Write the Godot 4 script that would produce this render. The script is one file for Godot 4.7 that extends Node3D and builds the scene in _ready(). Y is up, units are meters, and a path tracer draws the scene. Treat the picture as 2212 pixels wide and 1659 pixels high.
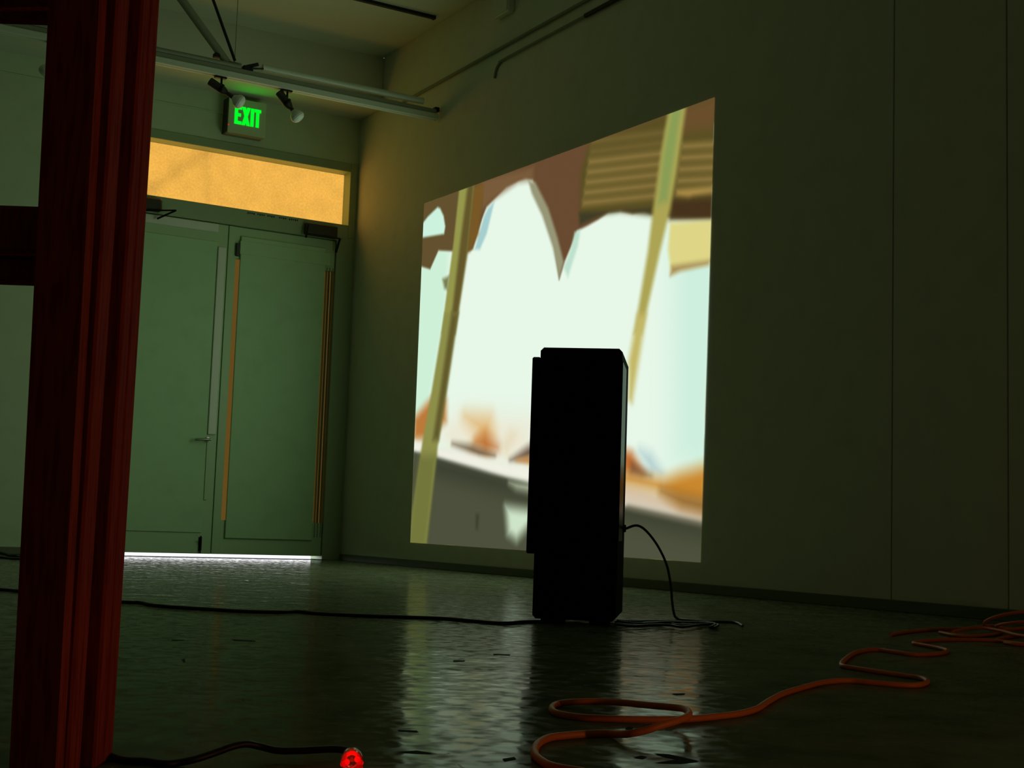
extends Node3D
# A dark gallery room: a video projected on the right wall, double doors under a papered transom
# window in the back wall, a black speaker cabinet on a polished floor, cords, and a red frame close by.
# World: right wall is the plane x = 0, back wall is z = 0, floor is y = 0 (metres).

const W := 2212.0
const H := 1659.0
const FOCAL := 2980.685
const EYE := Vector3(-4.19208, 0.28, 9.4211)
const CEILING := 3.707
const SOFFIT := 3.32
const SOFFIT_Z := 0.372
const ROOM_X := -8.6
const ROOM_Z := 12.6
var view: Basis
var rng := RandomNumberGenerator.new()
var taken := {}
var M := {}

# ---------------------------------------------------------------- photo pixel -> point on a known plane
func ray(px: float, py: float) -> Vector3:
	return view * Vector3((px - W / 2.0) / FOCAL, -(py - H / 2.0) / FOCAL, -1.0)
func on_y(px: float, py: float, y := 0.0) -> Vector3:
	var d := ray(px, py)
	return EYE + d * ((y - EYE.y) / d.y)
func on_z(px: float, py: float, z := 0.0) -> Vector3:
	var d := ray(px, py)
	return EYE + d * ((z - EYE.z) / d.z)
func on_x(px: float, py: float, x := 0.0) -> Vector3:
	var d := ray(px, py)
	return EYE + d * ((x - EYE.x) / d.x)

# ---------------------------------------------------------------- mesh helpers
func mb() -> SurfaceTool:
	var st := SurfaceTool.new()
	st.begin(Mesh.PRIMITIVE_TRIANGLES)
	return st
func tri(st: SurfaceTool, a: Vector3, b: Vector3, c: Vector3, out: Vector3) -> void:
	var n := (c - a).cross(b - a)
	if n.dot(out) < 0.0:
		var t := b
		b = c
		c = t
		n = -n
	n = n.normalized()
	for v in [a, b, c]:
		st.set_normal(n)
		st.add_vertex(v)
func quad(st: SurfaceTool, a: Vector3, b: Vector3, c: Vector3, d: Vector3, out: Vector3) -> void:
	tri(st, a, b, c, out)
	tri(st, a, c, d, out)
# A box between two corners with chamfered edges, in the axes of a transform.
func box(st: SurfaceTool, lo: Vector3, hi: Vector3, bevel := 0.002, x := Transform3D()) -> void:
	var c := (lo + hi) / 2.0
	var s := (hi - lo) / 2.0
	var b := minf(bevel, minf(s.x, minf(s.y, s.z)) * 0.45)
	var p := func(i: int, sx: float, sy: float, sz: float) -> Vector3:
		var v := Vector3(sx * (s.x - (0.0 if i == 0 else b)), sy * (s.y - (0.0 if i == 1 else b)), sz * (s.z - (0.0 if i == 2 else b)))
		return x * (c + v)
	for i in 3:
		for g in [-1.0, 1.0]:
			var vs := []
			for k in [[-1.0, -1.0], [-1.0, 1.0], [1.0, 1.0], [1.0, -1.0]]:
				if i == 0: vs.append(p.call(0, g, k[0], k[1]))
				elif i == 1: vs.append(p.call(1, k[0], g, k[1]))
				else: vs.append(p.call(2, k[0], k[1], g))
			var n := Vector3.ZERO
			n[i] = g
			quad(st, vs[0], vs[1], vs[2], vs[3], x.basis * n)
	for g in [-1.0, 1.0]:
		for h in [-1.0, 1.0]:
			quad(st, p.call(0, g, h, -1.0), p.call(0, g, h, 1.0), p.call(1, g, h, 1.0), p.call(1, g, h, -1.0), x.basis * Vector3(g, h, 0))
			quad(st, p.call(0, g, -1.0, h), p.call(0, g, 1.0, h), p.call(2, g, 1.0, h), p.call(2, g, -1.0, h), x.basis * Vector3(g, 0, h))
			quad(st, p.call(1, -1.0, g, h), p.call(1, 1.0, g, h), p.call(2, 1.0, g, h), p.call(2, -1.0, g, h), x.basis * Vector3(0, g, h))
			for e in [-1.0, 1.0]:
				tri(st, p.call(0, g, h, e), p.call(1, g, h, e), p.call(2, g, h, e), x.basis * Vector3(g, h, e))
func smooth(pts: Array, steps := 6) -> PackedVector3Array:
	var out := PackedVector3Array()
	for i in pts.size() - 1:
		var a: Vector3 = pts[maxi(i - 1, 0)]
		var b: Vector3 = pts[i]
		var c: Vector3 = pts[i + 1]
		var d: Vector3 = pts[mini(i + 2, pts.size() - 1)]
		for k in steps:
			out.append(b.cubic_interpolate(c, a, d, float(k) / steps))
	out.append(pts[-1])
	return out
func tube(st: SurfaceTool, pts: PackedVector3Array, r: float, sides := 8, r_end := -1.0) -> void:
	var rings := []
	var up := Vector3.UP
	for i in pts.size():
		var t := (pts[mini(i + 1, pts.size() - 1)] - pts[maxi(i - 1, 0)]).normalized()
		if absf(t.dot(up)) > 0.95:
			up = Vector3.RIGHT if absf(t.x) < 0.9 else Vector3.BACK
		var side := t.cross(up).normalized()
		up = side.cross(t).normalized()
		var rr := r if r_end < 0.0 else lerpf(r, r_end, float(i) / (pts.size() - 1))
		var ring := []
		for k in sides:
			var a := TAU * k / sides
			var n := side * cos(a) + up * sin(a)
			ring.append([pts[i] + n * rr, n])
		rings.append(ring)
	for i in rings.size() - 1:
		for k in sides:
			var l := (k + 1) % sides
			for v in [rings[i][k], rings[i][l], rings[i + 1][l], rings[i][k], rings[i + 1][l], rings[i + 1][k]]:
				st.set_normal(v[1])
				st.add_vertex(v[0])
	for e in [0, rings.size() - 1]:
		var o: Vector3 = (pts[0] - pts[1]) if e == 0 else (pts[-1] - pts[-2])
		for k in sides:
			tri(st, pts[e], rings[e][k][0], rings[e][(k + 1) % sides][0], o)
# A lathe about an axis: profile of [along, radius] pairs.
func lathe(st: SurfaceTool, at: Vector3, axis: Vector3, prof: Array, sides := 20) -> void:
	axis = axis.normalized()
	var s := axis.cross(Vector3.UP if absf(axis.y) < 0.9 else Vector3.RIGHT).normalized()
	var u := s.cross(axis)
	for i in prof.size() - 1:
		var p: Array = prof[i]
		var q: Array = prof[i + 1]
		var slope := Vector2(q[0] - p[0], q[1] - p[1]).normalized()
		for k in sides:
			var a0 := TAU * k / sides
			var a1 := TAU * (k + 1) / sides
			var d0 := s * cos(a0) + u * sin(a0)
			var d1 := s * cos(a1) + u * sin(a1)
			var n0 := d0 * slope.x - axis * slope.y
			var n1 := d1 * slope.x - axis * slope.y
			var vs := [[at + axis * p[0] + d0 * p[1], n0], [at + axis * p[0] + d1 * p[1], n1], [at + axis * q[0] + d1 * q[1], n1], [at + axis * q[0] + d0 * q[1], n0]]
			for j in [0, 1, 2, 0, 2, 3]:
				st.set_normal(vs[j][1])
				st.add_vertex(vs[j][0])
func obj(called: String, st: SurfaceTool, m: Material, parent: Node = self) -> MeshInstance3D:
	var o := MeshInstance3D.new()
	o.name = numbered(called) if parent == self else called
	o.mesh = st.commit()
	o.material_override = m
	parent.add_child(o, true)
	return o
func numbered(n: String) -> String:
	taken[n] = taken.get(n, -1) + 1
	return n if taken[n] == 0 else "%s_%03d" % [n, taken[n]]
func tag(o: Node, label: String, category: String, group := "") -> Node:
	o.set_meta("label", label)
	o.set_meta("category", category)
	if group: o.set_meta("group", group)
	return o
func thing(called: String, label: String, category: String, at := Vector3.ZERO, group := "") -> Node3D:
	var o := Node3D.new()
	o.name = numbered(called)
	add_child(o)
	o.position = at
	tag(o, label, category, group)
	return o
func structure(o: Node, label := "") -> Node:
	o.set_meta("kind", "structure")
	if label: o.set_meta("label", label)
	return o
func part_box(called: String, lo: Vector3, hi: Vector3, m: Material, parent: Node, bevel := 0.002) -> MeshInstance3D:
	var st := mb()
	box(st, lo, hi, bevel)
	return obj(called, st, m, parent)

# ---------------------------------------------------------------- materials
func mat(c: Color, rough := 0.8, metal := 0.0, spec := 0.5) -> StandardMaterial3D:
	var m := StandardMaterial3D.new()
	m.albedo_color = c
	m.roughness = rough
	m.metallic = metal
	m.metallic_specular = spec
	return m
func noise_tex(freq: float, size: int, octaves: int, s: int, ramp: Array = []) -> NoiseTexture2D:
	var n := FastNoiseLite.new()
	n.noise_type = FastNoiseLite.TYPE_SIMPLEX_SMOOTH
	n.seed = s
	n.frequency = freq
	n.fractal_octaves = octaves
	var t := NoiseTexture2D.new()
	t.width = size
	t.height = size
	t.seamless = true
	t.noise = n
	if ramp:
		var g := Gradient.new()
		g.offsets = PackedFloat32Array(ramp.map(func(e): return e[0]))
		g.colors = PackedColorArray(ramp.map(func(e): return e[1]))
		t.color_ramp = g
	return t
func plaster(c: Color, s: int, rough := 0.75) -> StandardMaterial3D:
	var m := mat(Color.WHITE, rough, 0.0, 0.35)
	m.albedo_texture = noise_tex(0.012, 512, 4, s, [[0.0, c.darkened(0.03)], [0.5, c], [1.0, c.lightened(0.02)]])
	m.uv1_triplanar = true
	m.uv1_world_triplanar = true
	m.uv1_scale = Vector3.ONE * 0.7
	return m
func glow(c: Color, energy: float, tex: Texture2D = null) -> StandardMaterial3D:
	var m := mat(Color(0.05, 0.05, 0.05), 0.9, 0.0, 0.1)
	m.emission_enabled = true
	m.emission = c
	m.emission_energy_multiplier = energy
	if tex:
		m.emission_texture = tex
		m.emission_operator = BaseMaterial3D.EMISSION_OP_MULTIPLY
	return m

func floor_material() -> StandardMaterial3D:
	var m := mat(Color.WHITE, 1.0, 0.0, 0.04)
	m.albedo_texture = noise_tex(0.012, 1024, 6, 31, [[0.0, Color(0.34, 0.37, 0.30)], [0.45, Color(0.45, 0.48, 0.39)], [0.7, Color(0.47, 0.50, 0.41)], [1.0, Color(0.53, 0.55, 0.46)]])
	# sealed concrete: the gloss is duller along fine scratches and worn patches
	var im := Image.create(1024, 1024, false, Image.FORMAT_R8)
	var n := FastNoiseLite.new()
	n.seed = 5
	n.frequency = 0.05
	n.fractal_octaves = 4
	for y in 1024:
		for x in 1024:
			im.set_pixel(x, y, Color(clampf(0.17 + 0.26 * n.get_noise_2d(x, y), 0.08, 0.5), 0, 0))
	for i in 500:
		var p := Vector2(rng.randf() * 1024, rng.randf() * 1024)
		var a := rng.randf() * TAU
		for k in int(rng.randf_range(4, 16)):
			im.set_pixel(posmod(int(p.x), 1024), posmod(int(p.y), 1024), Color(0.34, 0, 0))
			p += Vector2.from_angle(a)
	m.roughness_texture = ImageTexture.create_from_image(im)
	m.roughness_texture_channel = BaseMaterial3D.TEXTURE_CHANNEL_RED
	m.heightmap_enabled = true
	m.heightmap_texture = noise_tex(0.010, 1024, 4, 77)
	m.heightmap_scale = 0.15
	m.uv1_scale = Vector3.ONE * 0.4
	return m

# ---------------------------------------------------------------- the projected picture
const ZL := 1.131
func pic_uv(px: float, py: float) -> Vector2:
	var p := on_x(px, py)
	var v0 := inverse_lerp(2.44, 0.152, p.y)
	var u := (p.z - ZL) / (lerpf(4.239, 4.199, v0) - ZL)
	return Vector2(u, (lerpf(2.465, 2.418, u) - p.y) / (lerpf(2.465, 2.418, u) - lerpf(0.159, 0.146, u)))
func paint(buf: PackedFloat32Array, w: int, h: int, pts: Array, ox: float, oy: float, sc: float, c: Color, soft := 4.0, share := 1.0) -> void:
	var p := PackedVector2Array()
	var lo := Vector2(1e9, 1e9)
	var hi := -lo
	for i in range(0, pts.size(), 2):
		var q := pic_uv(ox + pts[i] / sc, oy + pts[i + 1] / sc) * Vector2(w, h)
		p.append(q)
		lo = lo.min(q)
		hi = hi.max(q)
	var s := soft * w / 640.0
	var col := [c.r, c.g, c.b]
	var n := p.size()
	for y in range(maxi(0, int(lo.y - s)), mini(h, int(hi.y + s) + 1)):
		for x in range(maxi(0, int(lo.x - s)), mini(w, int(hi.x + s) + 1)):
			var at := Vector2(x + 0.5, y + 0.5)
			var best := 1e9
			var inside := false
			var b := p[n - 1]
			for i in n:
				var a := p[i]
				var ab := b - a
				var t := clampf((at - a).dot(ab) / maxf(ab.length_squared(), 1e-9), 0.0, 1.0)
				best = minf(best, at.distance_squared_to(a + ab * t))
				if (a.y > at.y) != (b.y > at.y) and at.x < (b.x - a.x) * (at.y - a.y) / (b.y - a.y) + a.x:
					inside = not inside
				b = a
			var d := sqrt(best) * (1.0 if inside else -1.0)
			var k := smoothstep(-s, s, d) * share
			if k > 0.0:
				var o := (y * w + x) * 3
				for j in 3:
					buf[o + j] = lerpf(buf[o + j], col[j], k)
func picture() -> ImageTexture:
	var w := 560
	var h := 416
	var buf := PackedFloat32Array()
	buf.resize(w * h * 3)
	var c8 := func(r: int, g: int, b: int) -> Color: return Color(r / 255.0, g / 255.0, b / 255.0)
	for i in w * h:
		buf[i * 3] = 231 / 255.0
		buf[i * 3 + 1] = 247 / 255.0
		buf[i * 3 + 2] = 232 / 255.0
	# U: coordinates in a crop of the upper half (3.072 times, from 860, 180); L: of the lower half (2.9625 times, from 860, 680)
	var U := func(pts: Array, c: Color, soft := 3.0, share := 1.0) -> void: paint(buf, w, h, pts, 860, 180, 3.072, c, soft, share)
	var L := func(pts: Array, c: Color, soft := 3.0, share := 1.0) -> void: paint(buf, w, h, pts, 860, 680, 2.9625, c, soft, share)
	# paler, greener whites beside the two poles
	L.call([60, -600, 330, -400, 300, 0, 200, 560, 90, 700], c8.call(205, 240, 215), 14.0)
	L.call([1760, -500, 2100, -500, 2050, 800, 1960, 1100, 1760, 900], c8.call(206, 239, 222), 40.0)
	# the brown cloth across the top
	U.call([100, 790, 2150, 60, 2090, 890, 1810, 890, 1690, 872, 1640, 848, 1560, 866, 1480, 845, 1400, 855, 1330, 905, 1260, 945, 1190, 980, 1165, 1050, 1110, 1180, 1072, 1300, 1040, 1080, 970, 860, 920, 700, 895, 640, 850, 632, 800, 650, 720, 690, 640, 770, 590, 820, 560, 900, 525, 1010, 490, 1105, 440, 1130, 360, 1110, 270, 1105, 215, 1232, 160, 1212, 100, 1200], c8.call(104, 74, 48), 3.0)
	U.call([150, 790, 560, 640, 560, 880, 500, 1100, 360, 1110, 270, 1105, 215, 1225, 150, 1210], c8.call(98, 80, 46), 4.0)
	U.call([560, 640, 900, 560, 900, 640, 800, 655, 620, 780, 560, 840], c8.call(125, 96, 62), 8.0, 0.8)
	# slatted blind on the right
	U.call([1270, 400, 2150, 60, 2095, 890, 1815, 890, 1690, 872, 1480, 845, 1380, 860, 1210, 900, 1215, 600], c8.call(88, 78, 34), 8.0)
	U.call([1880, 170, 2130, 80, 2100, 300, 1890, 330], c8.call(106, 78, 44), 12.0)
	for k in 7:
		var yl := 370.0 + k * 68.0
		var yr := 310.0 + k * 70.0
		var c: Color = c8.call(146, 122, 66) if k > 1 else c8.call(116, 98, 50)
		U.call([1290 - k * 10.0, yl, 1780 - k * 12.0, yr, 1780 - k * 12.0, yr + 30, 1290 - k * 10.0, yl + 34], c, 7.0)
	for k in 5:
		var y0 := 390.0 + k * 76.0
		U.call([1890 - k * 10.0, y0 + 14, 2100, y0, 2100, y0 + 34, 1890 - k * 10.0, y0 + 46], c8.call(150, 126, 68), 7.0)
	U.call([1860, 715, 2080, 690, 2080, 720, 1960, 745, 1930, 765, 1860, 740], c8.call(168, 138, 70), 6.0)
	U.call([1205, 860, 1400, 850, 1680, 828, 1680, 862, 1480, 845, 1390, 856, 1210, 940], c8.call(62, 60, 38), 5.0)
	U.call([1815, 775, 2090, 760, 2085, 905, 1815, 900], c8.call(70, 50, 28), 7.0)
	# folded edges of the tears
	U.call([868, 650, 915, 660, 1000, 830, 1060, 1020, 1102, 1185, 1072, 1300, 1030, 1090, 960, 880, 890, 730], c8.call(150, 150, 118), 4.0)
	U.call([1175, 990, 1212, 975, 1195, 1080, 1130, 1285, 1102, 1225, 1150, 1100], c8.call(190, 225, 205), 4.0)
	U.call([600, 830, 642, 785, 590, 1000, 545, 1102, 512, 1102, 545, 980, 575, 880], c8.call(165, 206, 206), 4.0)
	U.call([265, 822, 200, 885, 165, 930, 140, 1020, 165, 1024, 308, 1000, 316, 950, 305, 880, 282, 830], c8.call(204, 242, 222), 3.0)
	# left pole
	U.call([500, 690, 575, 660, 535, 1000, 480, 1115, 455, 1120], c8.call(122, 88, 38), 6.0, 0.9)
	U.call([415, 640, 515, 600, 460, 1130, 380, 1659, 290, 1659, 370, 1060], c8.call(148, 150, 76), 4.0)
	U.call([470, 640, 512, 620, 462, 1130, 380, 1659, 345, 1659, 415, 1060], c8.call(98, 86, 42), 7.0)
	U.call([298, 1300, 340, 1280, 330, 1370, 310, 1360], c8.call(120, 125, 80), 5.0)
	# table top things
	L.call([380, 640, 850, 680, 850, 960, 560, 920, 330, 850, 280, 760], c8.call(238, 228, 205), 30.0, 0.8)
	L.call([105, 660, 210, 540, 310, 550, 310, 680, 180, 800, 100, 800], c8.call(188, 122, 58), 12.0)
	L.call([430, 650, 590, 660, 610, 760, 570, 870, 480, 850, 500, 740], c8.call(222, 172, 98), 26.0, 0.9)
	L.call([500, 810, 560, 770, 640, 850, 560, 870], c8.call(184, 104, 46), 18.0)
	L.call([660, 850, 720, 740, 760, 760, 700, 900], c8.call(228, 214, 180), 14.0, 0.7)
	L.call([350, 825, 480, 840, 620, 900, 520, 905], c8.call(104, 84, 62), 10.0)
	L.call([720, 930, 870, 820, 870, 920], c8.call(100, 80, 62), 10.0)
	L.call([760, 930, 870, 905, 870, 960], c8.call(200, 128, 60), 8.0)
	# cream box
	U.call([1808, 925, 2110, 905, 2110, 1190, 1870, 1240, 1815, 1265, 1795, 1100], c8.call(222, 214, 134), 5.0)
	U.call([1820, 1215, 2065, 1180, 2060, 1200, 1880, 1240, 1812, 1270], c8.call(160, 134, 84), 6.0)
	# right pole
	U.call([1800, 160, 1920, 110, 1850, 600, 1810, 830, 1740, 1120, 1620, 1659, 1570, 1659, 1660, 1120, 1700, 800, 1750, 450], c8.call(172, 164, 84), 6.0)
	U.call([1820, 160, 1890, 130, 1790, 780, 1730, 800, 1760, 500], c8.call(136, 156, 84), 8.0)
	L.call([1535, 0, 1590, 0, 1500, 560, 1478, 540, 1478, 300], c8.call(196, 184, 104), 8.0)
	# table edge and what lies under it
	L.call([90, 862, 240, 900, 500, 970, 700, 1035, 850, 1070, 1200, 1150, 1460, 1210, 1990, 1325, 1990, 1620, 40, 1500], c8.call(76, 80, 60), 4.0)
	L.call([240, 925, 500, 990, 700, 1055, 850, 1090, 1460, 1230, 1990, 1345, 1990, 1420, 1460, 1300, 850, 1180, 500, 1090, 240, 1020], c8.call(54, 57, 43), 22.0, 0.8)
	L.call([80, 800, 250, 850, 500, 900, 700, 955, 860, 985, 1460, 1090, 1460, 1212, 850, 1072, 600, 1010, 240, 905, 80, 862], c8.call(240, 240, 226), 6.0)
	L.call([1440, 1080, 1990, 1250, 1990, 1330, 1440, 1210], c8.call(214, 196, 172), 10.0)
	L.call([1440, 860, 1500, 880, 1580, 1010, 1500, 1030, 1440, 1010], c8.call(190, 108, 48), 10.0)
	L.call([1500, 960, 1620, 1030, 1560, 1040, 1490, 1010], c8.call(96, 76, 66), 10.0)
	L.call([1550, 870, 1620, 900, 1690, 1010, 1620, 1000], c8.call(172, 202, 204), 14.0)
	L.call([1440, 1010, 1600, 1040, 1700, 1055, 1800, 1015, 1990, 960, 1990, 1240, 1800, 1205, 1650, 1125, 1440, 1075], c8.call(202, 136, 46), 14.0)
	L.call([1690, 1130, 1990, 1190, 1990, 1275, 1820, 1225], c8.call(140, 98, 44), 14.0)
	L.call([690, 1225, 850, 1250, 850, 1340, 760, 1440, 705, 1400], c8.call(206, 228, 200), 12.0)
	L.call([715, 1075, 860, 1090, 860, 1135, 760, 1112], c8.call(182, 192, 164), 10.0)
	L.call([500, 1280, 520, 1280, 512, 1370, 500, 1370], c8.call(58, 62, 44), 5.0)
	# foot of the left pole in front of the table
	L.call([300, -10, 385, -10, 310, 500, 255, 850, 180, 1490, 60, 1490, 160, 800, 215, 500], c8.call(140, 142, 74), 5.0)
	L.call([345, -10, 388, -10, 310, 500, 262, 800, 225, 800, 270, 500], c8.call(98, 90, 44), 8.0)
	L.call([140, 900, 245, 900, 180, 1490, 60, 1490], c8.call(108, 112, 56), 12.0, 0.8)
	var im := Image.create(w, h, false, Image.FORMAT_RGB8)
	for y in h:
		for x in w:
			var o := (y * w + x) * 3
			im.set_pixel(x, y, Color(buf[o], buf[o + 1], buf[o + 2]))
	return ImageTexture.create_from_image(im)
func kraft_texture() -> ImageTexture:
	var n := FastNoiseLite.new()
	n.seed = 9
	n.frequency = 0.12
	n.fractal_octaves = 4
	var big := FastNoiseLite.new()
	big.seed = 12
	big.frequency = 0.012
	var im := Image.create(680, 160, false, Image.FORMAT_RGB8)
	for y in 160:
		for x in 680:
			var v := 1.0 + 0.07 * n.get_noise_2d(x, y) + 0.05 * big.get_noise_2d(x, y)
			# two folds in the paper: double thickness along a crease
			v -= 0.07 * exp(-pow((x - 235.0 + (y - 20) * 1.1) / 26.0, 2)) + 0.05 * exp(-pow((x - 262.0 - y * 0.06) / 14.0, 2))
			im.set_pixel(x, y, Color(0.94 * v, 0.705 * minf(v, 1.1), 0.305 * v))
	return ImageTexture.create_from_image(im)

func make_materials() -> void:
	M.wall = plaster(Color(0.76, 0.83, 0.70), 3)
	M.wall_right = plaster(Color(0.84, 0.84, 0.78), 13, 0.7)
	M.ceiling = mat(Color(0.80, 0.82, 0.74), 0.85, 0.0, 0.3)
	M.plain_wall = mat(Color(0.76, 0.83, 0.70), 0.8, 0.0, 0.3)
	M.floor = floor_material()
	M.trim = mat(Color(0.60, 0.68, 0.53), 0.5)
	M.door = mat(Color(0.68, 0.80, 0.62), 0.45)
	M.board = plaster(Color(0.70, 0.84, 0.66), 43, 0.55)
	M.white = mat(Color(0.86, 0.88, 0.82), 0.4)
	M.base = mat(Color(0.42, 0.45, 0.36), 0.6, 0.0, 0.3)
	M.joint = mat(Color(0.12, 0.12, 0.10), 0.9)
	M.dark_metal = mat(Color(0.10, 0.10, 0.09), 0.4, 0.6)
	M.steel = mat(Color(0.62, 0.63, 0.60), 0.3, 0.9)
	M.bronze = mat(Color(0.23, 0.23, 0.20), 0.5, 0.3)
	M.rail = mat(Color(0.80, 0.84, 0.76), 0.4)
	M.timber = mat(Color(0.52, 0.55, 0.46), 0.7)
	M.bulb = mat(Color(0.88, 0.92, 0.88), 0.25)
	M.black = mat(Color(0.02, 0.02, 0.02), 0.6)
	M.cabinet = mat(Color(0.015, 0.015, 0.015), 0.6, 0.0, 0.15)
	M.laminate = mat(Color(0.015, 0.015, 0.015), 0.25, 0.0, 0.04)
	M.grille = mat(Color(0.015, 0.015, 0.015), 0.95, 0.0, 0.2)
	M.rubber = mat(Color(0.03, 0.03, 0.03), 0.55)
	var cord := mat(Color(0.93, 0.44, 0.13), 0.55)
	M.cord = cord
	M.gypsum = mat(Color(0.72, 0.72, 0.64), 0.8)
	M.concrete = plaster(Color(0.72, 0.71, 0.70), 51, 0.9)
	M.mark = mat(Color(0.06, 0.06, 0.05), 0.85, 0.0, 0.2)
	# red stained timber with upright grain
	var red := mat(Color.WHITE, 0.8, 0.0, 0.12)
	red.albedo_texture = noise_tex(0.03, 256, 3, 61, [[0.0, Color(0.52, 0.17, 0.13)], [0.5, Color(0.70, 0.25, 0.17)], [1.0, Color(0.78, 0.30, 0.20)]])
	red.uv1_triplanar = true
	red.uv1_scale = Vector3(14, 1.2, 14)
	M.red = red

# ---------------------------------------------------------------- builders
func build_shell() -> void:
	var t := 0.22
	# floor slab, mapped in metres from above
	var slab := mb()
	var f0 := Vector3(ROOM_X - t, -0.2, -t)
	var f1 := Vector3(t, 0, ROOM_Z + t)
	var up := [Vector3(f0.x, 0, f0.z), Vector3(f1.x, 0, f0.z), Vector3(f1.x, 0, f1.z), Vector3(f0.x, 0, f1.z)]
	for i in [0, 1, 2, 0, 2, 3]:
		slab.set_normal(Vector3.UP)
		slab.set_uv(Vector2(up[i].x, up[i].z))
		slab.add_vertex(up[i])
	for i in 4:
		var a: Vector3 = up[i]
		var b: Vector3 = up[(i + 1) % 4]
		var n: Vector3 = ((a + b) / 2 - (up[0] + up[2]) / 2).normalized()
		var side := [a, b, b + Vector3(0, -0.2, 0), a + Vector3(0, -0.2, 0)]
		for j in [0, 2, 1, 0, 3, 2]:
			slab.set_normal(n)
			slab.set_uv(Vector2(side[j].x + side[j].z, side[j].y))
			slab.add_vertex(side[j])
	for i in [0, 2, 1, 0, 3, 2]:
		slab.set_normal(Vector3.DOWN)
		slab.set_uv(Vector2(up[i].x, up[i].z))
		slab.add_vertex(up[i] + Vector3(0, -0.2, 0))
	structure(obj("floor", slab, M.floor), "grey-green polished concrete floor")
	structure(part_box("ceiling", Vector3(ROOM_X - t, CEILING, SOFFIT_Z), Vector3(t, CEILING + t, ROOM_Z + t), M.ceiling, self, 0.001), "plain painted ceiling")
	structure(part_box("trim_1", Vector3(ROOM_X, SOFFIT, 0), Vector3(0, CEILING + t, SOFFIT_Z), M.ceiling, self, 0.004), "dropped soffit above the double doors")
	structure(part_box("wall_left", Vector3(ROOM_X - t, 0, 0), Vector3(ROOM_X, CEILING, ROOM_Z), M.plain_wall, self), "unlit gallery wall facing the projection")
	structure(part_box("wall_front", Vector3(ROOM_X - t, 0, ROOM_Z), Vector3(t, CEILING, ROOM_Z + t), M.plain_wall, self), "gallery wall opposite the doors")
	# back wall: three pieces round the door and transom opening
	var wb := Node3D.new()
	wb.name = "wall_back"
	add_child(wb)
	structure(wb, "pale wall with the double doors")
	part_box("wall_field", Vector3(ROOM_X - t, 0, -t), Vector3(-1.90, CEILING + t, 0), M.wall, wb, 0.001)
	part_box("wall_head", Vector3(-1.90, 2.97, -t), Vector3(t, CEILING + t, 0), M.wall, wb, 0.001)
	part_box("wall_return", Vector3(-0.012, 0, -t), Vector3(t, 2.97, 0), M.wall, wb, 0.001)
	part_box("joint_strip", Vector3(-4.0, 3.168, 0.0), Vector3(-1.02, 3.178, 0.006), M.wall, wb, 0.001)
	# right wall: tall sheets with narrow joints, bare wall behind the joints
	var wr := Node3D.new()
	wr.name = "wall_right"
	add_child(wr)
	structure(wr, "long painted wall of tall sheets")
	part_box("backing", Vector3(0.02, 0, 0), Vector3(t, CEILING, ROOM_Z), M.joint, wr, 0.001)
	var cuts := [0.0, 5.41, 5.983, 7.2, 8.42, 9.64, 10.86, ROOM_Z]
	for i in cuts.size() - 1:
		part_box("wall_sheet", Vector3(0.0, 0.0, cuts[i] + (0.0035 if i else 0.0)), Vector3(0.02, CEILING, cuts[i + 1] - 0.0035), M.wall_right, wr, 0.001)
	structure(part_box("baseboard_right", Vector3(-0.012, 0, 0.0), Vector3(0.0, 0.046, ROOM_Z), M.base, self, 0.004), "dark cove base along the right wall")
	structure(part_box("baseboard_back", Vector3(ROOM_X, 0, 0.0), Vector3(-1.90, 0.046, 0.012), M.base, self, 0.004), "dark cove base along the back wall")
	structure(part_box("pavement", Vector3(-6, -0.2, -5.0), Vector3(4, -0.004, -t), M.concrete, self, 0.001), "pale pavement outside the doors")

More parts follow.
